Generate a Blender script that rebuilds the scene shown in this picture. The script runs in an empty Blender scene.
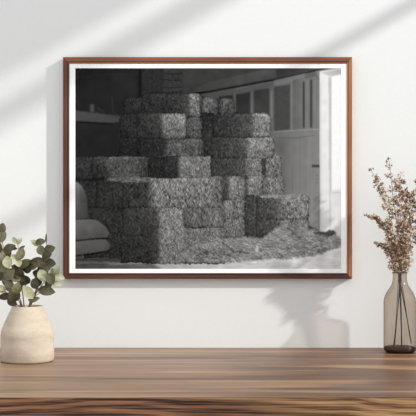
import bpy, bmesh, math, random
import numpy as np
from mathutils import Vector, Matrix
random.seed(7)
rng = np.random.default_rng(11)
C = bpy.context.scene.collection
TZ = 0.75                     # height of the table top
H = 0.349                     # camera above the table top
D = 2.825                     # camera to wall
F = 1130.0                    # focal length in pixels of a 416 frame

def P(px, py, y=0.0):
    """point of the room seen at a photo position, at depth y (wall is y=0)"""
    d = D + y
    return Vector(((px-208)/F*d, y, TZ+H-(py-208)/F*d))

# ---------------------------------------------------------------- helpers
def lin(c):
    return tuple(((v/255)/12.92 if v/255 <= .04045 else ((v/255+.055)/1.055)**2.4) for v in c)+(1,)

def link(name, bm, mats, parent=None, smooth=False):
    me = bpy.data.meshes.new(name)
    bmesh.ops.recalc_face_normals(bm, faces=bm.faces)
    bm.to_mesh(me); bm.free()
    for m in (mats if isinstance(mats, (list, tuple)) else [mats]): me.materials.append(m)
    if smooth:
        for p in me.polygons: p.use_smooth = True
    o = bpy.data.objects.new(name, me); C.objects.link(o)
    if parent:
        o.parent = parent
        o.matrix_parent_inverse = Matrix.Translation(-Vector(parent.location))
    return o

def thing(name, label, cat, loc, group=None):
    o = bpy.data.objects.new(name, None); C.objects.link(o)
    o.location = loc; o.empty_display_size = .02
    o['label'] = label; o['category'] = cat
    if group: o['group'] = group
    return o

def box(bm, x0, x1, y0, y1, z0, z1, mi=0):
    v = [bm.verts.new((x, y, z)) for z in (z0, z1) for y in (y0, y1) for x in (x0, x1)]
    fs = []
    for q in ((0,1,3,2), (4,6,7,5), (0,4,5,1), (2,3,7,6), (0,2,6,4), (1,5,7,3)):
        f = bm.faces.new([v[i] for i in q]); f.material_index = mi; fs.append(f)
    return v, fs

def lathe(bm, prof, cx, cy, z0, seg=64):
    rings = []
    for r, z in prof:
        if r < 1e-6: rings.append([bm.verts.new((cx, cy, z0+z))])
        else: rings.append([bm.verts.new((cx+r*math.cos(2*math.pi*i/seg), cy+r*math.sin(2*math.pi*i/seg), z0+z)) for i in range(seg)])
    for a, b in zip(rings, rings[1:]):
        for i in range(seg):
            j = (i+1) % seg
            if len(a) == 1: bm.faces.new((a[0], b[i], b[j]))
            elif len(b) == 1: bm.faces.new((a[i], a[j], b[0]))
            else: bm.faces.new((a[i], a[j], b[j], b[i]))

def spline(pts, n=6):
    pts = [Vector(p) for p in pts]
    q = [pts[0]*2-pts[1]]+pts+[pts[-1]*2-pts[-2]]
    out = []
    for i in range(1, len(q)-2):
        for k in range(n):
            t = k/n; a, b, c, d = q[i-1], q[i], q[i+1], q[i+2]
            out.append(.5*((2*b)+(c-a)*t+(2*a-5*b+4*c-d)*t*t+(3*b-a-3*c+d)*t**3))
    out.append(pts[-1]); return out

def tube(bm, pts, r0, r1, seg=6, mi=0):
    rings = []; n = len(pts)
    for i, p in enumerate(pts):
        t = (pts[min(i+1, n-1)]-pts[max(i-1, 0)]).normalized()
        u = t.cross(Vector((0, 1, .01))).normalized()
        if u.length < .1: u = Vector((1, 0, 0))
        w = t.cross(u).normalized(); r = r0+(r1-r0)*i/(n-1)
        rings.append([bm.verts.new(p+(u*math.cos(2*math.pi*k/seg)+w*math.sin(2*math.pi*k/seg))*r) for k in range(seg)])
    for a, b in zip(rings, rings[1:]):
        for k in range(seg):
            f = bm.faces.new((a[k], a[(k+1) % seg], b[(k+1) % seg], b[k])); f.material_index = mi
    for r in (rings[0], rings[-1]):
        f = bm.faces.new(r); f.material_index = mi

# ---------------------------------------------------------------- materials
class NT:
    def __init__(s, name):
        s.m = bpy.data.materials.new(name); s.m.use_nodes = True
        s.n = s.m.node_tree.nodes; s.l = s.m.node_tree.links
        s.b = s.n['Principled BSDF']; s.out = s.n['Material Output']
    def add(s, t, **k):
        n = s.n.new(t)
        for a, v in k.items():
            if a in n.inputs: n.inputs[a].default_value = v
            else: setattr(n, a, v)
        return n
    def coords(s, scale=(1, 1, 1), loc=(0, 0, 0), rot=(0, 0, 0)):
        g = s.add('ShaderNodeNewGeometry'); mp = s.add('ShaderNodeMapping')
        mp.inputs['Scale'].default_value = scale; mp.inputs['Location'].default_value = loc; mp.inputs['Rotation'].default_value = rot
        s.l.new(g.outputs['Position'], mp.inputs['Vector']); return mp.outputs[0]
    def noise(s, vec, scale, detail=4, rough=.5, dist=0):
        n = s.add('ShaderNodeTexNoise')
        n.inputs['Scale'].default_value = scale; n.inputs['Detail'].default_value = detail
        n.inputs['Roughness'].default_value = rough; n.inputs['Distortion'].default_value = dist
        s.l.new(vec, n.inputs['Vector']); return n.outputs['Fac']
    def ramp(s, fac, stops):
        r = s.add('ShaderNodeValToRGB'); e = r.color_ramp.elements
        while len(e) < len(stops): e.new(.5)
        for el, (p, c) in zip(e, stops): el.position = p; el.color = lin(c)
        s.l.new(fac, r.inputs[0]); return r.outputs[0]
    def math(s, op, a, b=None):
        n = s.add('ShaderNodeMath'); n.operation = op
        for i, v in enumerate((a, b)):
            if v is None: continue
            if isinstance(v, (int, float)): n.inputs[i].default_value = v
            else: s.l.new(v, n.inputs[i])
        return n.outputs[0]
    def mix(s, fac, a, b, mode='MIX'):
        n = s.add('ShaderNodeMix'); n.data_type = 'RGBA'; n.blend_type = mode
        for i, v in ((0, fac), (6, a), (7, b)):
            if isinstance(v, (int, float, tuple)): n.inputs[i].default_value = v
            else: s.l.new(v, n.inputs[i])
        return n.outputs[2]
    def bump(s, h, strength, dist):
        n = s.add('ShaderNodeBump'); n.inputs['Strength'].default_value = strength; n.inputs['Distance'].default_value = dist
        s.l.new(h, n.inputs['Height']); s.l.new(n.outputs[0], s.b.inputs['Normal'])
    def col(s, c):
        if isinstance(c, tuple): s.b.inputs['Base Color'].default_value = c
        else: s.l.new(c, s.b.inputs['Base Color'])
    def set(s, rough=.5, spec=.5):
        s.b.inputs['Roughness'].default_value = rough; s.b.inputs['Specular IOR Level'].default_value = spec; return s.m

# wall: off-white, fine canvas-like grain
w = NT('painted_plaster')
cx = w.coords((600, 600, 90)); cz = w.coords((90, 600, 600))
g = w.math('ADD', w.noise(cx, 1, 2), w.noise(cz, 1, 2))
w.col(w.ramp(w.math('MULTIPLY', g, .5), [(.3, (224, 225, 224)), (.7, (230, 231, 230))]))
w.bump(g, .22, .0006)
M_WALL = w.set(.85, .2)

w = NT('floor_oak'); w.col(w.ramp(w.noise(w.coords((1, 14, 1)), 3, 5), [(.3, (168, 160, 150)), (.7, (190, 182, 172))])); M_FLOOR = w.set(.5, .4)

def walnut(name, stops, scale, contrast_scale, rough, spec, seed=0., axis='x', rings=None, tint=None):
    w = NT(name)
    s = {'x': (1, 14, 14), 'z': (14, 14, 1)}[axis]
    v = w.coords(s, (seed, seed*.7, seed*1.3))
    broad = w.noise(v, scale, 3, .5, 1.2)
    s2 = {'x': (1, 30, 30), 'z': (30, 30, 1)}[axis]
    fine = w.noise(w.coords(s2, (seed, 0, seed)), scale*contrast_scale, 6, .65, .4)
    f = w.math('ADD', w.math('MULTIPLY', broad, .62), w.math('MULTIPLY', fine, .38))
    col = w.ramp(f, stops)
    if tint: col = tint(w, col)
    w.col(col); w.bump(fine, .15, .0006)
    return w.set(rough, spec)

def top_dapples(w, col):
    # painted light: right half darkened like leaf shade, honey streaks for sun dapples
    sx = w.add('ShaderNodeSeparateXYZ'); g = w.add('ShaderNodeNewGeometry'); w.l.new(g.outputs['Position'], sx.inputs[0])
    mr = w.add('ShaderNodeMapRange'); mr.interpolation_type = 'SMOOTHSTEP'
    mr.inputs[1].default_value = -.05; mr.inputs[2].default_value = .3; w.l.new(sx.outputs[0], mr.inputs[0])
    c2 = w.mix(1., col, lin((200, 170, 144)), 'MULTIPLY')
    st = w.noise(w.coords((1., 9, 9), (2.3, 1.1, 0)), 2.1, 2, .45, .6)
    mk = w.add('ShaderNodeMapRange'); mk.interpolation_type = 'SMOOTHSTEP'
    mk.inputs[1].default_value = .5; mk.inputs[2].default_value = .68; w.l.new(st, mk.inputs[0])
    c3 = w.mix(w.math('MULTIPLY', mk.outputs[0], .62), c2, lin((190, 146, 104)))
    return w.mix(mr.outputs[0], col, c3)
M_TOP = walnut('walnut_top', [(.32, (74, 52, 38)), (.44, (124, 96, 74)), (.54, (146, 118, 94)), (.68, (184, 152, 120))], 1.5, 1.5, .42, .5, 3.1, 'x', tint=top_dapples)

# front edge: strong dark grain lines, with pale flowing figure on the right
w = NT('walnut_edge')
sx = w.add('ShaderNodeSeparateXYZ'); gg = w.add('ShaderNodeNewGeometry'); w.l.new(gg.outputs['Position'], sx.inputs[0])
X_, Z_ = sx.outputs[0], sx.outputs[2]
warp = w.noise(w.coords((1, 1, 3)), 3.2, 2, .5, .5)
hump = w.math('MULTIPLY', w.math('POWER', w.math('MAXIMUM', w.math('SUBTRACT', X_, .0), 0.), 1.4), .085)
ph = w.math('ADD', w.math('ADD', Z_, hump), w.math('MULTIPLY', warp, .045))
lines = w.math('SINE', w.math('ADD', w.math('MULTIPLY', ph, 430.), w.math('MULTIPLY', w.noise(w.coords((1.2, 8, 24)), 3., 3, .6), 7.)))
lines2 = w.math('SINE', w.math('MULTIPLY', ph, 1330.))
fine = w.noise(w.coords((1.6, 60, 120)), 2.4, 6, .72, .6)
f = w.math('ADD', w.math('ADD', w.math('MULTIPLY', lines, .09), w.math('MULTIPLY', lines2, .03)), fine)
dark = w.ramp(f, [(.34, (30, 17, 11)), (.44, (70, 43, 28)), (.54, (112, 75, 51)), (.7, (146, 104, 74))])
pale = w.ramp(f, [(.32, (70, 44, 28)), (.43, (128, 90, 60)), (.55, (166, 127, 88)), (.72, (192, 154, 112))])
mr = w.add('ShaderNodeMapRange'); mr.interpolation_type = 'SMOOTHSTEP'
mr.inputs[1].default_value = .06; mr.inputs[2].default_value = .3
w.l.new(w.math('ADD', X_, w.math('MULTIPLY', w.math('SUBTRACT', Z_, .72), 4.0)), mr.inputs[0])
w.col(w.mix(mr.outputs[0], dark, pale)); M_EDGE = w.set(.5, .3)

def rail_mat(name, a, b, c, axis, seed):  # one walnut; the tone per rail paints in uneven sun on the frame
    return walnut(name, [(.3, a), (.5, b), (.7, c)], 3, 2.2, .5, .35, seed, axis)
M_RL = rail_mat('walnut_rail_left_shaded', (62, 34, 25), (88, 53, 39), (108, 68, 50), 'z', 1.)
M_RR = rail_mat('walnut_rail_right_lit', (112, 70, 46), (156, 106, 74), (176, 126, 92), 'z', 4.)
M_RT = rail_mat('walnut_rail_top_half_lit', (84, 50, 34), (118, 74, 52), (140, 92, 66), 'x', 2.)
M_RB = rail_mat('walnut_rail_bottom_shaded', (58, 33, 24), (84, 50, 36), (112, 70, 50), 'x', 6.)

w = NT('mat_board'); w.col(lin((253, 253, 253))); M_MAT = w.set(.9, .1)
w = NT('print_paper'); a = w.add('ShaderNodeVertexColor'); a.layer_name = 'tone'; w.col(a.outputs[0]); M_PRINT = w.set(.85, .0)

w = NT('cream_stoneware')
n1 = w.noise(w.coords((9, 9, 26)), 1.2, 3, .5); n2 = w.noise(w.coords(), 260, 3, .6)
f = w.math('ADD', w.math('MULTIPLY', n1, .75), w.math('MULTIPLY', n2, .25))
w.col(w.ramp(f, [(.32, (172, 156, 137)), (.5, (194, 180, 162)), (.68, (206, 194, 177))])); w.bump(n2, .12, .001)
M_VASE = w.set(.8, .2)

def leaf_mat(name, a, b):
    w = NT(name); w.col(w.ramp(w.noise(w.coords(), 120, 3), [(.3, a), (.7, b)]))
    w.b.inputs['Subsurface Weight'].default_value = 0
    return w.set(.6, .35)
M_LEAF = [leaf_mat('leaf_olive', (58, 55, 37), (86, 82, 56)),
          leaf_mat('leaf_sage', (92, 91, 66), (120, 118, 88)),
          leaf_mat('leaf_pale', (154, 154, 122), (182, 181, 150))]
M_STEM = leaf_mat('twig_brown', (104, 80, 62), (146, 118, 98))
M_DRY = [leaf_mat('floret_dark', (110, 82, 61), (138, 108, 83)),
         leaf_mat('floret_tan', (180, 152, 127), (204, 178, 154)),
         leaf_mat('floret_pale', (222, 203, 178), (238, 224, 204))]
M_DSTEM = leaf_mat('dried_stalk', (84, 64, 52), (108, 84, 68))
M_DSHADE = leaf_mat('stalk_shaded', (30, 23, 20), (44, 34, 29))  # darkened stalk copy, paints in the shade on stems inside the bottle

def glass(name, tint, edge):
    w = NT(name); w.n.remove(w.b)
    tr = w.add('ShaderNodeBsdfTransparent'); gl = w.add('ShaderNodeBsdfGlossy'); gl.inputs['Roughness'].default_value = .03
    lw = w.add('ShaderNodeLayerWeight'); lw.inputs['Blend'].default_value = .5
    p = w.math('POWER', lw.outputs['Facing'], 3.5)
    w.l.new(w.mix(p, lin(tint), lin(edge)), tr.inputs['Color'])
    fr = w.math('ADD', w.math('MULTIPLY', w.math('POWER', lw.outputs['Facing'], 4.), .2), .05)
    mx = w.add('ShaderNodeMixShader'); w.l.new(fr, mx.inputs[0]); w.l.new(tr.outputs[0], mx.inputs[1]); w.l.new(gl.outputs[0], mx.inputs[2])
    w.l.new(mx.outputs[0], w.out.inputs[0]); return w.m
M_GLASS = glass('smoked_glass', (228, 220, 211), (128, 112, 100))
M_BASE = glass('smoked_glass_thick', (150, 128, 112), (128, 104, 90))

# ---------------------------------------------------------------- the room
def struct(name, bm, m, parent=None):
    o = link(name, bm, m, parent)
    if not parent: o['kind'] = 'structure'
    return o
XR = 1.3
bm = bmesh.new(); box(bm, -2.2, XR+.12, 0, .12, 0, 3.0); struct('wall_back', bm, M_WALL)
bm = bmesh.new(); box(bm, -2.2, XR+.12, -3.6, .12, -.1, 0); struct('floor', bm, M_FLOOR)
WY0, WY1, WZ0, WZ1 = -2.2, -.12, .90, 2.492
bm = bmesh.new()
box(bm, XR, XR+.12, -3.6, WY0, 0, 3.0); box(bm, XR, XR+.12, WY1, 0, 0, 3.0)
box(bm, XR, XR+.12, WY0, WY1, 0, WZ0); box(bm, XR, XR+.12, WY0, WY1, WZ1, 3.0)
struct('wall_right', bm, M_WALL)
bm = bmesh.new()
for z0, z1 in ((2.337, 2.395), (2.06, 2.08)): box(bm, XR+.02, XR+.06, WY0, WY1, z0, z1)
wn = struct('window_1', bm, M_WALL)

# ---------------------------------------------------------------- table
YF = -.74
TX0, TX1 = -1.05, 1.0
tb = thing('table', 'walnut table with thick top, dark-grained front edge, against the white wall', 'table', (0, -.37, 0))
bm = bmesh.new()
v, fs = box(bm, TX0, TX1, YF, -.0005, TZ-.06, TZ)
bmesh.ops.bevel(bm, geom=[e for e in bm.edges], offset=.0022, segments=3, affect='EDGES')
for f in bm.faces: f.material_index = 0 if f.calc_center_median().z > TZ-.0012 else 1
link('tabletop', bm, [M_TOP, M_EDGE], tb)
for x in (TX0+.05, TX1-.11):
    for y in (YF+.04, -.1):
        bm = bmesh.new(); box(bm, x, x+.06, y, y+.06, 0, TZ-.06)
        bmesh.ops.bevel(bm, geom=list(bm.edges), offset=.003, segments=2, affect='EDGES')
        link('leg', bm, M_EDGE, tb)

# ---------------------------------------------------------------- framed picture
FD = .020
def FP(px, py, y=-FD): return P(px, py, y)
ox0, oy0 = FP(63.0, 57.0)[0], FP(63, 57.0)[2]; ox1, oy1 = FP(352.2, 278.9)[0], FP(352.2, 278.9)[2]
ix0, iy0 = FP(69.3, 63.6)[0], FP(69.3, 63.6)[2]; ix1, iy1 = FP(346.8, 273.1)[0], FP(346.8, 273.1)[2]
pf = thing('picture_frame', 'walnut-framed black-and-white hay bale photograph hanging on the white wall', 'picture frame', ((ox0+ox1)/2, 0, oy1))
# profile: distance from outer edge (0..1 of rail width) and height above wall
PROF = [(0, .0005), (0, FD-.001), (.06, FD), (.62, FD), (.70, FD-.0016), (.78, FD-.0004), (.95, FD-.0004), (1., FD-.0012), (1., .0005)]
def rail(side, mat):
    bm = bmesh.new(); A = []; B = []
    for t, h in PROF:
        l = ox0+(ix0-ox0)*t; r = ox1+(ix1-ox1)*t; u = oy0+(iy0-oy0)*t; d = oy1+(iy1-oy1)*t
        a, b = {'top': ((l, u), (r, u)), 'bottom': ((l, d), (r, d)), 'left': ((l, u), (l, d)), 'right': ((r, u), (r, d))}[side]
        A.append(bm.verts.new((a[0], -h, a[1]))); B.append(bm.verts.new((b[0], -h, b[1])))
    n = len(A)
    for i in range(n):
        j = (i+1) % n; bm.faces.new((A[i], A[j], B[j], B[i]))
    bm.faces.new(A); bm.faces.new(B[::-1])
    return link('rail', bm, mat, pf)
rail('top', M_RT)['label'] = 'top rail, half-lit brown painted in'
rail('bottom', M_RB)['label'] = 'bottom rail, shaded brown painted in'
rail('left', M_RL)['label'] = 'left rail, shaded brown painted in'
rail('right', M_RR)['label'] = 'right rail, sunlit brown painted in'
MY = -(FD-.0022)
q0, q1 = P(75.3, 68.2, MY), P(341.2, 268.9, MY)
bm = bmesh.new()
o4 = [(ix0, iy0), (ix1, iy0), (ix1, iy1), (ix0, iy1)]; i4 = [(q0.x, q0.z), (q1.x, q0.z), (q1.x, q1.z), (q0.x, q1.z)]
lay = []
for yy in (MY, MY+.0012):
    lay.append(([bm.verts.new((x, yy, z)) for x, z in o4], [bm.verts.new((x, yy, z)) for x, z in i4]))
for (o_, i_) in lay:
    for k in range(4): j = (k+1) % 4; bm.faces.new((o_[k], o_[j], i_[j], i_[k]))
for k in range(4):
    j = (k+1) % 4
    bm.faces.new((lay[0][0][k], lay[0][0][j], lay[1][0][j], lay[1][0][k])); bm.faces.new((lay[0][1][k], lay[0][1][j], lay[1][1][j], lay[1][1][k]))
link('mat_board', bm, M_MAT, pf)['label'] = 'white mat border'

# ---- the print: a monochrome barn picture drawn tone by tone on a fine grid
GW, GH = 533, 403
gx = np.linspace(75.3, 341.2, GW); gy = np.linspace(68.2, 268.9, GH)
XX, YY = np.meshgrid(gx, gy)
def vnoise(cx, cy, ang=0., seed=None):
    """smooth random field, cell size cx by cy photo pixels"""
    r = np.random.default_rng(seed if seed is not None else rng.integers(1e9))
    a = math.radians(ang); u = (XX*math.cos(a)+YY*math.sin(a))/cx+500; v = (-XX*math.sin(a)+YY*math.cos(a))/cy+500
    iu = np.floor(u).astype(int); iv = np.floor(v).astype(int); fu = u-iu; fv = v-iv
    fu = fu*fu*(3-2*fu); fv = fv*fv*(3-2*fv)
    T = r.standard_normal((997, 991)); g = lambda a, b: T[a % 997, b % 991]
    return (g(iu, iv)*(1-fu)+g(iu+1, iv)*fu)*(1-fv)+(g(iu, iv+1)*(1-fu)+g(iu+1, iv+1)*fu)*fv
WX = vnoise(1.6, 1.6)*.45+vnoise(7, 7)*.45; WY = vnoise(1.6, 1.6)*.45+vnoise(7, 7)*.45
def blur(m, s):
    n = int(round(s*2))
    if n < 1: return m
    for ax in (0, 1):
        for _ in range(2):
            p = np.pad(m, [(n, n) if a == ax else (0, 0) for a in (0, 1)], mode='edge')
            c = np.cumsum(p, axis=ax); c = np.concatenate([np.zeros_like(np.take(c, [0], ax)), c], axis=ax)
            hi = np.take(c, range(2*n+1, c.shape[ax]), ax); lo = np.take(c, range(0, c.shape[ax]-2*n-1), ax)
            m = (hi-lo)/(2*n+1)
    return m
def poly(pts, wob=0., soft=0.):
    x = XX+WX*wob; y = YY+WY*wob; ins = np.zeros(XX.shape, bool)
    for (x0, y0), (x1, y1) in zip(pts, pts[1:]+pts[:1]):
        if y0 == y1: continue
        c = ((y0 <= y) & (y < y1)) | ((y1 <= y) & (y < y0))
        ins ^= c & (x < (x1-x0)*(y-y0)/(y1-y0)+x0)
    m = ins.astype(float)
    return blur(m, soft) if soft else m
IMG = np.full(XX.shape, 33.)
N1 = vnoise(.8, 1.0, 0); N2 = vnoise(1.5, 2.4, 25); N3 = vnoise(2.4, 1.4, -30); N4 = vnoise(6, 6); N5 = vnoise(1.1, 3.2, -18)
HAY = (N1*1.25+vnoise(.65, 1.7, 20)*.8+vnoise(.65, 1.9, -25)*.8+N2*.4+N3*.35+N5*.3+N4*.35)
HAYB = (vnoise(.75, 3.6, 28)*1.1+vnoise(.75, 3.2, -24)*1.+N1*.8+vnoise(3, 3)*.5)
def fill(pts, g, tex=None, amp=0., wob=0., soft=0., gr=None):
    """gr=(gx, gy): tone change per pixel away from the polygon's centre"""
    global IMG
    m = poly(pts, wob, soft); v = np.full(XX.shape, float(g))
    if gr:
        cx = sum(p[0] for p in pts)/len(pts); cy = sum(p[1] for p in pts)/len(pts)
        v = v+(XX-cx)*gr[0]+(YY-cy)*gr[1]
    if tex is not None: v = v+tex*amp
    IMG = IMG*(1-m)+v*m
def R(x0, y0, x1, y1): return [(x0, y0), (x1, y0), (x1, y1), (x0, y1)]
def rnd(x0, y0, x1, y1, r=4):
    return [(x0+r, y0), (x1-r, y0), (x1-r*.3, y0+r*.3), (x1, y0+r), (x1, y1-r*.5), (x1-r*.5, y1), (x0+r*.3, y1), (x0, y1-r*.3), (x0, y0+r), (x0+r*.3, y0+r*.3)]
def bale(x0, y0, x1, y1, g, amp=10, r=3, tex=None, gr=None, edge=True):
    p = rnd(x0, y0, x1, y1, r)
    fill(p, g, HAY if tex is None else tex, amp, 1., .4, gr)
    if edge:
        line([(x0, y1), (x1, y1)], 1.1, -g*.3, .8)
def line(pts, wd, dg, wob=0., soft=.5):
    """darken or lighten along a line"""
    global IMG
    x = XX+WX*wob; y = YY+WY*wob; d = np.full(XX.shape, 1e9)
    for (x0, y0), (x1, y1) in zip(pts, pts[1:]):
        L = (x1-x0)**2+(y1-y0)**2; t = np.clip(((x-x0)*(x1-x0)+(y-y0)*(y1-y0))/L, 0, 1)
        d = np.minimum(d, np.hypot(x-x0-t*(x1-x0), y-y0-t*(y1-y0)))
    IMG = IMG+dg*np.clip((wd/2+soft-d)/soft/2, 0, 1)
# back wall of the barn, left
fill(R(70, 60, 345, 270), 34, N4, 1.6)
line([(75, 78), (100, 75), (138, 73)], 1.2, 5); line([(108, 92), (138, 90)], 1, 3)
fill(R(112, 74, 137, 100), 38, N4, 1.5, 0, 1.)
fill(R(138.5, 69, 142, 108), 23, None, 0, 0, .6)
line([(112, 97), (113, 112), (118, 115)], 1.4, 9)
fill([(122, 110), (134, 103), (163, 96), (163, 140), (118, 140)], 40, HAY, 3.0, 1., 1.)
fill(R(142, 68, 163, 96), 43, HAY, 2.4, 0, .8)
fill(R(163, 68, 183, 94), 53, HAY, 3.2, 0, .5)
for y in (73.5, 80, 87.5): line([(164, y-.5), (172, y+.6), (182, y-.6)], 1.1, -17, .5)
line([(143, 95), (153, 92.5), (182, 92.5)], 1.2, -16, .6)
# shelf and jar
fill([(75, 110.6), (100, 113.2), (121, 116.2), (120, 121.5), (113, 123), (75, 120.6)], 66, N4, 1.5, .3, .4, (-.25, 0))
line([(75, 121.8), (113, 124)], 1.3, -12)
fill(R(90.2, 104.5, 94.2, 112), 70, None, 0, 0, .5); line([(98, 108), (104, 112)], 1.4, 14)
# roof and the lit right hand wall
fill([(182, 60), (345, 60), (345, 69), (318, 69), (274, 79.5), (208, 91.5), (182, 94)], 60, N4, 2, 0, .3, (.12, .1))
fill([(182, 60), (262, 60), (262, 69), (208, 81), (196, 84), (183, 84)], 57, N4, 2, 0, .4)
fill([(208, 82), (262, 70), (300, 66), (310, 70), (274, 78), (208, 90), (188, 93)], 72, N4, 2, 0, .5, (.22, 0))
line([(183, 94.5), (208, 91.8), (274, 80)], 1.5, -24); line([(188, 79), (195, 69)], 1, 5)
fill([(276, 60), (345, 60), (345, 68.8), (319, 69), (296, 73.5), (276, 77)], 74, N4, 2, 0, .4, (.5, .8))
fill([(201, 94), (274, 80.5), (320, 70.5), (320, 160), (201, 160)], 92, N4, 2.4, 0, .3, (.42, 0))
fill([(274, 80.5), (306, 73), (306, 78), (274, 86)], 118, N4, 1.5, 0, .5)
line([(235, 89), (274, 81.4)], 1.2, 10)
# windows of the barn
fill([(219, 96.5), (232.5, 95), (232.5, 118), (219, 118)], 42, None, 0, 0, .4)
fill([(236, 94.6), (250, 92), (250, 118), (236, 118)], 52, N4, 2, 0, .4)
fill([(254, 90.4), (269.5, 88.2), (269.5, 120), (254, 120)], 60, N4, 2, 0, .4)
fill([(274, 87), (290, 84.6), (290, 129.5), (274, 131)], 68, vnoise(1.3, 1.3), 2.5, 0, .4)
for x in (234.5, 251.5, 271.3): line([(x+.3, 92), (x+.3, 117)], 1.6, 16)
fill([(293, 80), (304, 77.5), (305, 128), (300, 132.5), (293, 131)], 103, N4, 2, 0, .4, (1.4, 0))
line([(291.7, 80), (291.7, 130)], 1.2, 12)
fill(R(303, 82, 304.8, 128), 52, None, 0, 0, .4)
fill([(305, 77), (310, 74), (311, 130), (305, 129)], 116, N4, 2, 0, .3)
fill([(310, 80), (312.7, 79), (312.7, 127), (310, 128)], 66, None, 0, 0, .4)
fill([(313, 72), (320, 70), (320, 134), (313, 134)], 118, N4, 3, 0, .3)
line([(314, 71), (318, 79)], 1.2, -25)
fill([(305, 74.5), (314, 72), (316, 76), (305, 79)], 95, N4, 2, 0, .5)
line([(274, 132), (290, 130.8), (318, 129.5)], 2., 20); line([(290, 132.5), (305, 133.5)], 1.1, -28)
# boarded door
fill([(262, 133), (320, 131), (320, 231), (308, 225.5), (262, 222)], 119, vnoise(1.6, 30)*.8+N4*.8, 2.6, 0, .4, (.55, .12))
line([(276, 138), (296, 138), (314, 135.5)], 1., -20)
for x in (292.5, 300, 306.5): line([(x, 139), (x, 224)], .8, -7)
fill(R(276, 138, 286, 205), 96, N4, 3, 0, 3.)
fill(R(312, 165, 320.2, 167.2), 62, None, 0, 0, .3)
for y, d in ((175, -22), (178.5, -18), (182, -20)): line([(316.5, y), (317.5, y+1)], 1.1, d)
# open doorway
fill([(320, 71), (345, 67), (345, 270), (320, 232)], 243, vnoise(2, 2), 1.6, 0, .3)
fill([(320, 71), (345, 66.5), (345, 73.3), (332, 76.5), (320, 78)], 186, N4, 2, 0, .4, (-1.3, 1.5))
line([(322, 72), (345, 68.6)], .9, 26)
fill([(319.8, 72), (329.2, 76), (330, 231.5), (320.5, 232)], 226, N4, 3, 0, .3, (.8, -.05))
fill([(328.6, 77), (331.6, 76.3), (331.6, 231), (329.6, 231)], 190, N4, 3, 0, .4)
fill([(331, 190), (345, 189), (345, 245), (331, 245)], 222, N4, 4, .5, .8)
line([(333, 193.5), (338, 192.5), (345, 194)], 1.1, -24, .5)
line([(321, 84), (321, 231)], .8, -20)
# floor
fill([(70, 250), (200, 250), (320, 231), (345, 232), (345, 275), (70, 275)], 184, N4*.8+vnoise(5, 1.6), 4, 0, .6, (.33, 0))
fill([(70, 248), (165, 246), (165, 261.5), (120, 262.5), (70, 262)], 62, vnoise(6, 1.5), 4, .6, .7)
fill([(70, 262.5), (150, 262), (172, 275), (70, 275)], 84, vnoise(6, 1.5)+N4, 5, .5, 1., (.35, 0))
line([(76, 257), (95, 256.2), (120, 258)], 1.3, 13, .5); line([(76, 259.5), (110, 260)], 1.1, -10, .5)
line([(110, 264), (142, 263.5)], 1.4, 26, .4)
# dark body of the stack behind everything
fill([(76, 157), (119, 155), (120, 118), (134, 108), (163, 95), (201, 96), (219, 100), (235, 112), (262, 120), (268, 150), (278, 170), (278, 200), (257, 236), (150, 262), (100, 256), (76, 240)], 34, HAY, 3.5, 1., .6)
# the stacked bales, back to front; stops give the tone of the hay face along x
def hb(x0, y0, x1, y1, stops, r=3.5, tex=None, amp=.115, top=.14, ao=.34, pts=None):
    global IMG
    p = pts or rnd(x0, y0, x1, y1, r)
    m0 = poly(p, .9); m = m0
    e = blur(m0, 1.6); sh = 1-ao*np.clip((1-e)*2, 0, 1)**1.2
    g = np.interp(XX, [q[0] for q in stops], [q[1] for q in stops])
    g = g*sh*(1-.07*(YY-(y0+y1)/2)/(y1-y0)*2)
    rim = np.exp(-((YY-y0-1.0-(WY*.9))/1.1)**2)*m0
    v = g*(1+rim*top)+(HAY if tex is None else tex)*(g*amp+.8)
    IMG = IMG*(1-m)+v*m
hb(201, 97, 219, 137, [(201, 70), (206, 92), (216, 84), (219, 60)], 4)
hb(218, 98.5, 234.5, 117, [(218, 70), (224, 84), (234, 76)], 4)
hb(201, 112, 214, 158, [(201, 44), (214, 50)], 2, top=0)
hb(122, 97, 146, 114.5, [(122, 36), (146, 44)], 4); hb(141, 93.5, 201.5, 117, [(141, 42), (175, 50), (187, 58), (191, 104), (199, 108), (201, 80)], 4)
for x in (152, 163, 172): line([(x, 98), (x+1, 112)], 1.1, -7, .6)
hb(120, 114, 140, 138, [(120, 38), (140, 48)], 4); hb(186, 117, 202, 138.5, [(186, 80), (192, 92), (202, 78)], 3)
hb(136, 113, 187, 138.5, [(136, 46), (160, 58), (165, 112), (184, 120), (187, 90)], 4.5)
hb(119, 138, 140, 158, [(119, 36), (140, 42)], 3); hb(136, 138.5, 204, 158.5, [(136, 40), (163, 50), (168, 84), (196, 82), (204, 56)], 3.5)
hb(74, 157, 98, 180, [(74, 46), (98, 54)], 4); hb(92, 156.5, 152, 179, [(92, 46), (104, 56), (110, 80), (136, 78), (146, 56), (152, 46)], 4, top=.4)
hb(148, 158, 180, 179, [(148, 40), (176, 46)], 3, top=0); hb(163, 156, 218, 179.5, [(163, 44), (177, 48), (181, 110), (212, 104), (218, 84)], 3.5)
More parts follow.
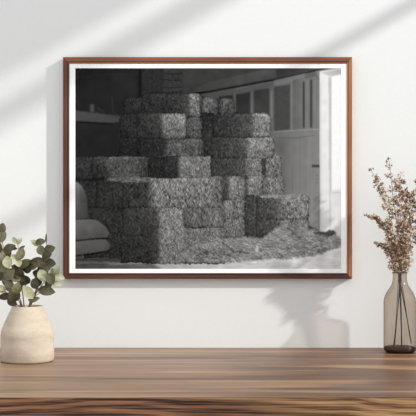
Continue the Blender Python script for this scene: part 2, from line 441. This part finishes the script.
# right hand stack
hb(211, 154, 250, 179, [(211, 56), (236, 66), (250, 92)], 3, top=0)
hb(244, 156, 263, 179, [(244, 92), (250, 116), (261, 110)], 4); hb(263.5, 155, 281.5, 177, [(263, 74), (268, 108), (281, 112)], 5)
fill([(261, 158), (265, 157), (266, 173), (262, 175)], 54, HAY, 5, .8)
hb(211, 136.5, 275, 158.5, [(211, 54), (236, 66), (246, 84), (250, 118), (272, 118)], 4.5)
hb(212, 113.5, 270.5, 137.5, [(212, 50), (236, 60), (251, 74), (256, 118), (269, 124)], 4.5, top=.25)
hb(245, 175.5, 265, 201, [(245, 92), (252, 112), (265, 106)], 4); hb(262, 176, 284.5, 199, [(262, 98), (270, 112), (284, 110)], 4.5)
hb(244, 195, 262, 240, [(244, 56), (250, 62), (262, 68)], 3, top=0)
# dark left faces of the big block
hb(74, 180, 100, 214, [(74, 44), (100, 46)], 4, top=0); hb(96, 179, 126, 208, [(96, 44), (126, 50)], 4, top=.2)
hb(84, 207, 124, 235, [(84, 42), (124, 48)], 3, top=0); hb(84, 232, 126, 258, [(84, 40), (126, 46)], 3, top=0)
# column between the big block and the gap
hb(221, 234, 245, 256, [(221, 74), (228, 96), (245, 98)], 3); hb(221, 217, 245, 237, [(221, 66), (228, 104), (245, 104)], 4)
hb(220, 197, 245, 219, [(220, 64), (227, 108), (245, 106)], 4); hb(206, 176, 245.5, 200, [(206, 92), (220, 96), (224, 62), (228, 74), (231, 114), (245, 108)], 5, top=.2)
# big front block
hb(182, 226, 226, 264, [(182, 92), (200, 106), (226, 100)], 4, top=.1); hb(182, 203, 225, 228, [(182, 80), (190, 96), (204, 92), (210, 108), (225, 96)], 4.5, HAYB)
hb(120, 232, 165, 263, [(120, 44), (160, 50)], 3, top=0); hb(122, 206, 184.5, 236, [(122, 50), (156, 60), (161, 112), (180, 120), (184, 96)], 6)
hb(150, 226, 184.5, 264, [(150, 52), (157, 62), (162, 112), (184, 112)], 3, top=0, ao=.12)
hb(122, 178, 223.5, 208, [(122, 50), (146, 56), (153, 98), (162, 116), (186, 106), (204, 112), (223, 92)], 6, HAYB, .14, top=.22)
fill([(106, 178.5), (138, 176.5), (152, 178), (150, 182), (124, 182.5), (108, 181)], 86, HAYB, 9, 1.)
line([(128, 177.8), (142, 180.5)], 1.1, 24, .8); line([(152, 180), (186, 178.5), (212, 178.8)], 1.2, 18, 1.)
line([(201, 208), (203, 222)], 1.6, -26, 1.); line([(184, 225), (196, 228), (212, 225)], 1.6, -26, 1.)
# low bales on the right
hb(256, 218, 309, 238, [(256, 60), (277, 70), (282, 112), (309, 112)], 3, top=.1); hb(256, 195, 309.5, 220, [(256, 66), (276, 80), (281, 104), (290, 118), (309, 114)], 4.5)
fill([(260, 195.5), (302, 194), (307, 197), (288, 199), (262, 198)], 128, HAY, 9, 1.)
# loose hay on the ground
STRAW = vnoise(2.6, .8, 22)*.9+vnoise(2.2, .8, -12)*.8+N1*.9+vnoise(6, 2.2, 15)*.55
fill([(175, 262), (190, 246), (214, 238), (250, 237.5), (263, 238), (270, 231), (280, 225.5), (296, 223.5), (307, 227), (322, 233), (340, 237), (345, 246), (324, 252), (314, 256), (290, 259), (262, 260.5), (232, 262.5), (200, 262)], 132, STRAW, 12, 1.2, .6, (.14, 0)); line([(300, 222.5), (309, 227), (322, 233)], 1., 16, .8)
fill([(188, 254), (200, 250), (222, 250), (240, 254), (232, 257), (200, 258)], 96, STRAW, 15, 1.5, 2.)
line([(222, 243), (234, 251), (248, 253)], 2., -34, 1.5); line([(262, 246), (290, 250)], 1.6, -26, 1.5); line([(286, 228), (304, 240)], 1.6, -24, 1.5)
line([(278, 258), (300, 252), (330, 249)], 1.2, -16, 1.5)
fill([(256, 246), (258, 246), (259, 253), (256, 252)], 185, None, 0, .5, .4)
fill([(312, 232.5), (326, 232), (330, 230), (334, 231), (336, 235), (328, 237), (320, 235)], 78, N1, 10, .9, .7)
for k in range(26):
    x = random.uniform(262, 336); y = random.uniform(256, 266); line([(x, y), (x+random.uniform(1, 3), y+random.uniform(-.6, .6))], .7, -random.uniform(8, 30))
for k in range(30):
    x = random.uniform(160, 262); y = random.uniform(260, 267); line([(x, y), (x+random.uniform(2, 5), y+random.uniform(-.6, .6))], .7, random.choice((-14, 14, 20)))
rs = random.Random(3)
def strands(x0, y0, x1, y1, n, L, dg, ang=(35, 145)):
    """short straws, each a thin light or dark stroke"""
    global IMG
    for _ in range(n):
        x = rs.uniform(x0, x1); y = rs.uniform(y0, y1); a = math.radians(rs.uniform(*ang)); l = rs.uniform(.5, 1)*L
        g_ = rs.choice((1, 1, -1))*dg*.62*rs.uniform(.5, 1.1)
        for t in np.linspace(0, 1, int(l*3)+2):
            i = int(round((x+math.cos(a)*l*t-75.3)/(341.2-75.3)*(GW-1))); j = int(round((y+math.sin(a)*l*t+.5*t*t-68.2)/(268.9-68.2)*(GH-1)))
            if 0 <= i < GW and 0 <= j < GH: IMG[j, i] += g_
for q in ((152, 180, 221, 207, 300, 5, 26), (161, 208, 222, 259, 330, 3.5, 20), (208, 180, 243, 234, 200, 3.5, 22), (164, 115, 185, 136, 110, 2.5, 26), (189, 97, 200, 135, 60, 3, 20), (204, 99, 233, 115, 70, 3, 16),
          (253, 116, 269, 135, 70, 3, 26), (247, 139, 273, 199, 230, 3, 24), (266, 157, 282, 198, 100, 3, 22), (180, 158, 216, 177, 120, 2.5, 18), (103, 159, 140, 177, 110, 3, 15), (108, 177, 150, 183, 50, 5, 20, (-20, 20)),
          (168, 140, 202, 156, 80, 3, 15), (215, 117, 250, 136, 90, 3, 9), (214, 140, 246, 175, 120, 3, 9), (258, 197, 306, 231, 170, 3, 20), (124, 182, 160, 260, 180, 3, 7), (78, 182, 122, 250, 120, 3, 5)):
    strands(*q)
strands(192, 241, 262, 261, 260, 4, 24, (-5, 50)); strands(262, 234, 318, 257, 260, 4.5, 24, (-5, 45)); strands(310, 237, 340, 249, 70, 4, 20, (-10, 30))
# grain sacks
fill([(70, 181), (77, 182), (82, 186), (86, 194), (88, 202), (70, 203)], 98, N4, 3, .2, .6, (-1.8, -2.2))
fill([(70, 201), (87, 202), (88.5, 219), (70, 220)], 74, N4, 3, .2, .6, (-1., -.7))
fill([(70, 219.5), (90, 218.6), (98, 220.5), (105, 226), (109.5, 233), (107, 237.5), (90, 239), (70, 240.5)], 86, N4, 3, .3, .6, (-.35, -.9))
fill([(70, 241), (90, 239.5), (105, 239), (110.5, 245), (109, 250), (95, 252.5), (70, 255.5)], 82, N4, 3, .3, .6, (-.3, -.8))
line([(76, 219.3), (92, 218.5)], 1.1, -26); line([(76, 240.7), (92, 239), (108, 238)], 1.4, -34, .4); line([(76, 255.8), (98, 253), (110, 250)], 1.6, -24, .5)
line([(78, 184), (78, 201)], 3, 14, 0, 1.5)
IMG = np.clip(IMG, 12, 250)/255.
IMG = 1*IMG
TONE = .94*np.where(IMG <= .04045, IMG/12.92, ((IMG+.055)/1.055)**2.4)*1.0
px = np.linspace(q0.x, q1.x, GW); pz = np.linspace(q0.z, q1.z, GH)
PX, PZ = np.meshgrid(px, pz)
verts = np.stack([PX.ravel(), np.full(PX.size, MY+.0004), PZ.ravel()], 1)
ii = np.arange(GW*GH).reshape(GH, GW)
faces = np.stack([ii[:-1, :-1].ravel(), ii[1:, :-1].ravel(), ii[1:, 1:].ravel(), ii[:-1, 1:].ravel()], 1)
me = bpy.data.meshes.new('print')
me.vertices.add(len(verts)); me.vertices.foreach_set('co', verts.ravel())
me.loops.add(faces.size); me.loops.foreach_set('vertex_index', faces.ravel().astype(np.int32))
me.polygons.add(len(faces)); me.polygons.foreach_set('loop_start', np.arange(0, faces.size, 4, dtype=np.int32))
me.update(calc_edges=True)
ca = me.color_attributes.new('tone', 'FLOAT_COLOR', 'POINT')
t = TONE.ravel(); ca.data.foreach_set('color', np.stack([t, t, t, np.ones_like(t)], 1).ravel())
me.materials.append(M_PRINT)
pr = bpy.data.objects.new('print', me); C.objects.link(pr); pr.parent = pf
pr.matrix_parent_inverse = Matrix.Translation(-Vector(pf.location)); pr['label'] = 'black-and-white photograph of stacked hay bales in a barn'

# ---------------------------------------------------------------- cream vase
VY = -.247; VX = (27.4-208)/F*(D+VY)
vs = thing('vase', 'squat cream stoneware vase at the left end of the table', 'vase', (VX, VY, TZ))
k = (D+VY)/F
def vz(py): return TZ*0+H-(py-208)*k
prof = [(0, .0004), (24.2*k, .0004), (25.9*k, .0018), (26.5*k, .006), (26.6*k, .03), (26.5*k, vz(335)), (26.1*k, vz(331.5)), (25.0*k, vz(328)), (22.9*k, vz(323)), (20.4*k, vz(317.4)), (18.0*k, vz(312.3)), (16.4*k, vz(308.9)), (15.7*k, vz(307.2)), (15.5*k, vz(306.2)), (15.2*k, vz(305.8)), (14.7*k, vz(305.8)), (14.4*k, vz(306.5)), (14.2*k, vz(308.6)), (16*k, vz(314)), (22*k, vz(325)), (23.5*k, vz(335)), (23.5*k, .012), (0, .010)]
bm = bmesh.new(); lathe(bm, prof, VX, VY, TZ, 96); link('body', bm, M_VASE, vs, True)

# ---------------------------------------------------------------- eucalyptus
def leaf(bm, base, tip, wid, nrm, mi, curl=.12):
    """oval leaf from base to tip, folded a little along the midrib"""
    d = tip-base; L = d.length; t = d/L; s = t.cross(nrm).normalized(); n = s.cross(t).normalized()
    rows = []; N = 7
    for i in range(N+1):
        u = i/N; hw = wid*.5*(math.sin(math.pi*min(1, max(0, u))**.85)**.75 if 0 < u < 1 else 0)
        c = base+t*(L*u)+n*(curl*L*math.sin(u*math.pi)*.8)
        if hw < 1e-6: rows.append([bm.verts.new(c)])
        else: rows.append([bm.verts.new(c-s*hw+n*hw*.22), bm.verts.new(c-s*hw*.5+n*hw*.07), bm.verts.new(c), bm.verts.new(c+s*hw*.5+n*hw*.07), bm.verts.new(c+s*hw+n*hw*.22)])
    for a, b in zip(rows, rows[1:]):
        if len(a) == 1: fs = [(a[0], b[j], b[j+1]) for j in range(4)]
        elif len(b) == 1: fs = [(a[j], a[j+1], b[0]) for j in range(4)]
        else: fs = [(a[j], a[j+1], b[j+1], b[j]) for j in range(4)]
        for q in fs: f = bm.faces.new(q); f.material_index = mi
ZB = TZ+.018
def euc(label, path, leaves):
    """path: (px, py, depth offset); leaves: (cx, cy, length px, width px, angle deg (0 = right, 90 = up), tone)"""
    pts = [P(a, b, VY+dy) for a, b, dy in path]
    foot = Vector((VX+(pts[0].x-VX)*.2-random.uniform(.0, .02)*(1 if pts[0].x > VX else -1), VY+random.uniform(-.012, .012), ZB))
    sp = spline([foot]+pts, 7)
    root = thing('eucalyptus_stem', label, 'eucalyptus stem', foot, 'eucalyptus stems in the cream vase')
    bm = bmesh.new(); tube(bm, sp, .0016, .0006); bt = bm
    bl = bmesh.new()
    upper = [p for p in sp if p.z > TZ+.13]
    for cx, cy, L, Wd, ang, tone in leaves:
        L *= 1.22; Wd *= 1.28
        best = min(upper, key=lambda p: (p-P(cx, cy, p.y)).length)
        yy = best.y+random.uniform(-.012, .012)
        a = math.radians(ang); dv = Vector((math.cos(a), random.uniform(-.35, .35), math.sin(a))).normalized()
        c = P(cx, cy, yy); h = L*k*.5
        b0, t0 = c-dv*h, c+dv*h
        nr = Vector((random.uniform(-.5, .5), -1, random.uniform(-.2, .6)))
        leaf(bl, b0, t0, Wd*k, nr, tone)
        tw = min(sp[4:], key=lambda p: (p-b0).length)
        if (tw-b0).length > .0008: tube(bt, [tw, (tw+b0)/2+Vector((0, 0, -.0008)), b0], .0007, .0005, 5)
    link('stem', bt, M_STEM, root, True)
    link('foliage', bl, M_LEAF, root, True)
O_, S_, P_ = 0, 1, 2
euc('leafy eucalyptus stem reaching highest at the left edge', [(22, 306, 0), (16, 290, -.005), (7, 268, -.01), (3, 245, -.01), (1, 229, -.01)],
    [(2, 228, 9, 7, 75, S_), (2.5, 237, 10, 7, 60, S_), (-3, 234, 9, 6, 120, S_), (7, 252, 13, 9, 75, S_), (2, 256, 12, 10, 100, P_), (10, 249, 12, 8, 30, O_), (-2, 247, 11, 8, 120, O_),
     (4, 266, 12, 9, 40, S_), (8, 262, 11, 8, 100, P_), (0, 275, 11, 9, 140, O_), (10, 274, 12, 9, 50, S_), (7, 281, 11, 9, 150, O_)])
euc('eucalyptus stem with a small two-leaf pale tip, second from left', [(24, 306, .004), (22, 288, .005), (22, 268, .0), (19.5, 255, -.005), (18, 246, -.005)],
    [(15, 240.5, 7, 4.2, 125, P_), (20, 241, 7, 4.5, 65, P_), (12.5, 247.5, 9, 3.6, 165, O_), (22, 247.5, 6, 2.6, 30, O_), (21, 254, 11, 7, 75, S_), (15, 258, 9, 6, 140, P_), (18, 262, 9, 6, 110, P_),
     (26, 264, 11, 8, 40, O_), (17, 269, 11, 8, 150, O_), (28, 268, 10, 8, 20, O_), (21, 272, 9, 8, 100, O_), (15, 277, 10, 8, 160, S_), (25, 279, 11, 8, 140, O_), (22, 284, 10, 8, 60, O_)])
euc('eucalyptus stem curving up to a round-leaved crown right of centre', [(30, 306, .0), (36, 292, -.004), (43, 276, -.006), (45, 262, -.008), (42, 248, -.008)],
    [(35, 243, 9, 4.6, 150, P_), (40.5, 242, 9, 5.5, 10, O_), (41, 250, 9, 7, 100, S_), (45, 252, 8, 6, 70, P_), (50, 250.5, 11, 9, 30, O_), (47, 257, 10, 8, 30, O_), (50, 263, 10, 8, 350, O_),
     (38, 262, 13, 8, 170, O_), (33, 265, 11, 8, 195, O_), (42, 269, 9, 8, 210, O_), (43, 276, 12, 8, 300, P_), (39, 280, 10, 8, 100, O_)])
euc('eucalyptus stem arching furthest right, with pale tip leaves before the frame corner', [(31, 306, -.01), (40, 288, -.015), (49, 277, -.02), (57, 272, -.02)],
    [(57.5, 270, 9, 5.5, 70, P_), (60, 277, 9, 4.6, 340, P_), (57, 283.5, 9, 4.5, 350, P_), (53, 273, 9, 6, 100, S_), (50, 279, 11, 8, 300, O_), (46, 272, 9, 6, 70, S_), (48.5, 284, 8, 6, 240, O_)])
euc('thin bare-tipped eucalyptus twig pointing straight up', [(29, 306, .008), (36, 290, .012), (44, 268, .012), (46.3, 250, .01), (46.6, 234, .01)],
    [(46.5, 238, 9, 1.8, 90, S_), (48, 268, 9, 7, 30, O_), (38, 274, 10, 8, 160, O_)])
euc('short eucalyptus stem with one broad dark leaf over the right rim', [(30, 306, -.014), (34, 297, -.022), (40, 293, -.025)],
    [(46.5, 291, 15, 8, 350, O_), (34, 299, 11, 5, 12, S_), (28, 292, 14, 8, 125, P_), (35, 284, 10, 7, 120, O_)])
euc('low eucalyptus stem drooping left over the vase shoulder', [(21, 306, -.006), (15, 298, -.014), (8, 293, -.018), (0, 291, -.02)],
    [(5, 296, 12, 6, 195, O_), (14, 294, 14, 10, 80, O_), (12.5, 301.5, 11, 7, 330, O_), (1.5, 289, 9, 6, 150, P_), (-6, 293, 10, 6, 190, S_), (8, 286, 11, 8, 120, O_), (17, 288, 10, 8, 70, S_)])

# ---------------------------------------------------------------- bottle
BY = -.092; kb = (D+BY)/F; BX = (399.8-208)*kb
bt = thing('glass_bottle', 'smoked glass bottle holding dried flowers at the right end of the table', 'bottle', (BX, BY, TZ))
def bz(py): return H-(py-208)*kb
outer = [(0, .0004), (12.0*kb, .0004), (14.2*kb, .0018), (15.6*kb, .0055), (16.1*kb, .011), (16.1*kb, bz(302)), (15.6*kb, bz(298)), (13.6*kb, bz(293)), (10.6*kb, bz(288.5)), (8.2*kb, bz(284.5)), (7.1*kb, bz(280.5)), (6.9*kb, bz(275)), (7.3*kb, bz(273)), (7.2*kb, bz(272)), (6.6*kb, bz(271.8))]
inner = [(6.3*kb, bz(273)), (6.4*kb, bz(280.5)), (7.4*kb, bz(284.9)), (9.8*kb, bz(289)), (12.9*kb, bz(293.6)), (14.8*kb, bz(298.4)), (15.3*kb, bz(302)), (15.3*kb, .014)]
bm = bmesh.new(); lathe(bm, outer[4:], BX, BY, TZ, 80); link('body', bm, M_GLASS, bt, True)
bm = bmesh.new(); lathe(bm, outer[:5]+[(15.6*kb, .0128), (14.2*kb, .0142), (0, .0142)], BX, BY, TZ, 80); link('base', bm, M_BASE, bt, True)['label'] = 'thick dark glass base'
bm = bmesh.new(); lathe(bm, [(6.0*kb, bz(273.2)), (7.3*kb, bz(273.2)), (7.5*kb, bz(272.6)), (7.3*kb, bz(271.9)), (6.4*kb, bz(271.8)), (6.0*kb, bz(272.4)), (6.0*kb, bz(273.2))], BX, BY, TZ, 64); link('lip', bm, M_GLASS, bt, True)

# ---------------------------------------------------------------- dried flowers
def floret(bm, c, d, size, tone):
    """little dried calyx: three or four curled bracts round an axis"""
    d = d.normalized(); u = d.cross(Vector((.3, 1, .2))).normalized(); w_ = d.cross(u)
    n = random.choice((3, 4)); ph = random.random()*6.28
    for i in range(n):
        a = ph+i*2*math.pi/n; r = u*math.cos(a)+w_*math.sin(a)
        t = c+d*size*random.uniform(.6, 1.)+r*size*random.uniform(.35, .7); s = d.cross(r).normalized()*size*.26
        m = c*.45+t*.55+r*size*.1
        v = [bm.verts.new(c), bm.verts.new(m+s), bm.verts.new(t), bm.verts.new(m-s), bm.verts.new(m+r*size*.12)]
        for q in ((0, 1, 4), (1, 2, 4), (2, 3, 4), (3, 0, 4)):
            f = bm.faces.new([v[j] for j in q]); f.material_index = tone
def dried(label, path, foot, bare, side, dens, size=4.0):
    """bare: fraction of the stalk above the neck without florets; side: branch length px"""
    fx, fy, fdy = foot
    neck = P(399.8+(path[0][0]-399.8)*.6, 274, BY+path[0][2])
    f0 = P(fx, fy, BY+fdy); f0.z = max(f0.z, TZ+.0155)
    below = spline([f0, f0*.5+neck*.5+Vector((.0006, 0, 0)), neck], 5)
    above = spline([neck]+[P(a, b, BY+dy) for a, b, dy in path], 9)
    root = thing('dried_flower_stem', label, 'dried flower stem', f0, 'dried flower stems in the glass bottle')
    bs = bmesh.new(); tube(bs, below, .0008, .0008, 6, 1); tube(bs, above, .0009, .0004, 6, 0)
    bf = bmesh.new(); n = len(above); kk = kb
    def cluster(p, d, m):
        for _ in range(m):
            o = Vector((random.gauss(0, 1), random.gauss(0, 1), random.gauss(0, 1)))*.0024
            tone = random.choices((0, 1, 2), (.34, .40, .26))[0]
            dd = (d+Vector((random.uniform(-1, 1), random.uniform(-1, 1), random.uniform(-.6, 1))))
            floret(bf, p+o, dd, kk*size*random.uniform(.55, 1.), tone)
    for i in range(1, n):
        t = i/(n-1)
        if t < bare: continue
        if t > .72 and random.random() < (t-.72)*2.4: continue
        p = above[i]; d = (above[i]-above[i-1]).normalized()
        if random.random() < dens: cluster(p, d, 2)
        L = side*(1-.75*max(0, (t-bare)/(1-bare)))
        if L > 2:
            for sgn in random.sample((-1, 1), random.choice((1, 2))):
                bd = Vector((sgn*random.uniform(.6, 1), random.uniform(-.8, .5), random.uniform(.1, .9))).normalized()
                l = L*1.25*kk*random.uniform(.35, 1.)
                q = [p, p+bd*l*.5+Vector((0, 0, -.001)), p+bd*l+Vector((0, 0, .001))]
                for z in q: z.y = min(z.y, -.008)
                tube(bs, q, .0004, .0003, 4, 0)
                for u in (.4, .7, 1.0):
                    if random.random() < .52: cluster(p+bd*l*u, bd, 2)
    cluster(above[-1], Vector((0, 0, 1)), 3)
    link('stalk', bs, [M_DSTEM, M_DSHADE], root, True)
    link('florets', bf, M_DRY, root)
dried('dried flower spike leaning left, the topmost on that side', [(398, 262, -.003), (394, 235, -.008), (386, 205, -.012), (378, 184, -.012), (371, 169.5, -.012)], (394.2, 350, .006), .45, 5, .9, 3.6)
dried('tallest dried flower spike, straight up', [(399.5, 262, .002), (398, 232, .002), (394, 205, .0), (391.5, 182, .0), (389, 160, .0)], (401.4, 349, .010), .3, 9, .5, 3.6)
dried('dried flower spike just right of the tallest one', [(400.5, 262, .0), (401, 235, -.006), (400, 208, -.006), (399, 190, -.006), (401, 174, -.006)], (394.6, 350.5, .002), .2, 10, .6)
dried('dried flower stem bending far left to a thin tip', [(398, 262, -.006), (393, 246, -.014), (386, 230, -.02), (376, 220, -.022), (366.5, 216, -.022)], (411.5, 343, .0), .2, 6, .8, 3.4)
dried('low short dried flower stem poking out left', [(397, 264, -.004), (392, 254, -.01), (384, 247, -.016), (374.5, 244, -.018)], (411, 341, -.003), .25, 6, .35, 3.6)
dried('dried flower stem rising along the right picture edge', [(401.5, 262, .0), (406, 238, .0), (411, 215, .004), (415, 196, .004), (418, 182, .004)], (394.0, 350, .009), .1, 10, .6)
dried('dried flower stem leaning right out of the picture', [(402.5, 262, -.004), (410, 245, -.01), (419, 228, -.014), (428, 212, -.014)], (393.6, 350, .004), .1, 9, .6)
dried('bushy dried flower stem in the middle of the bunch', [(400.5, 262, .006), (403, 240, .01), (406, 218, .012), (407, 202, .012), (406, 192, .012)], (402, 350, .006), .1, 11, .7)
dried('short bushy dried stem just above the bottle neck, left side', [(398, 264, -.01), (395, 252, -.018), (391, 238, -.024), (388, 222, -.026)], (401.6, 350, .008), .0, 9, .8)
dried('short bushy dried stem just above the bottle neck, right side', [(401, 264, -.01), (403, 252, -.02), (404, 238, -.026), (402, 224, -.028)], (410.6, 344, .002), .0, 8, .8)

# ---------------------------------------------------------------- shrub outside the window
sh = thing('garden_shrub', 'leafy green shrub outside the side window', 'shrub', (XR+.42, -1.1, 0))
bm = bmesh.new(); bl = bmesh.new()
r2 = random.Random(5)
for i in range(9):
    b = Vector((XR+.42, -1.1, 0)); e = Vector((XR+.42+r2.uniform(-.1, .1), -1.25+r2.uniform(-.5, .42), r2.uniform(1.25, 1.62)))
    sp = spline([b, Vector((XR+.42, (b.y+e.y)/2, .6)), e], 8); tube(bm, sp, .012, .003)
for i in range(420):
    c = Vector((XR+.42+r2.uniform(-.12, .12), -1.22+r2.gauss(0, .30), 1.66-abs(r2.gauss(0, .32))))
    if c.y > -.66 or c.z < .8: continue
    dv = Vector((r2.uniform(-1, 1), r2.uniform(-1, 1), r2.uniform(-1, 1))).normalized()
    random.seed(i); leaf(bl, c-dv*.03, c+dv*.03, .032, Vector((r2.uniform(-1, 1), r2.uniform(-1, 1), r2.uniform(-1, 1))), r2.choice((0, 1)))
link('branches', bm, M_STEM, sh, True); link('foliage', bl, M_LEAF, sh, True)

# ---------------------------------------------------------------- light
wd = bpy.data.worlds.new('World'); bpy.context.scene.world = wd; wd.use_nodes = True
bg = wd.node_tree.nodes['Background']; bg.inputs[0].default_value = (.965, .985, 1., 1); bg.inputs[1].default_value = 1.09
sl = bpy.data.lights.new('sun', 'SUN'); sl.energy = 3.2; sl.angle = math.radians(1.7); sl.color = (1., .985, .96)
so = bpy.data.objects.new('sun', sl); C.objects.link(so)
so.rotation_euler = Vector((-18, 8, -10)).to_track_quat('-Z', 'Y').to_euler(); so.location = (4, -2, 3)

cam = bpy.data.cameras.new('camera'); co = bpy.data.objects.new('camera', cam); C.objects.link(co)
co.location = (0, -D, TZ+H); co.rotation_euler = (math.pi/2, 0, 0)
cam.sensor_width = 36; cam.lens = F/416*36; cam.clip_start = .05
sc = bpy.context.scene; sc.camera = co
sc.view_settings.view_transform = 'Standard'; sc.view_settings.look = 'None'
sc.view_settings.exposure = 0; sc.view_settings.gamma = 1; sc.view_settings.use_curve_mapping = False
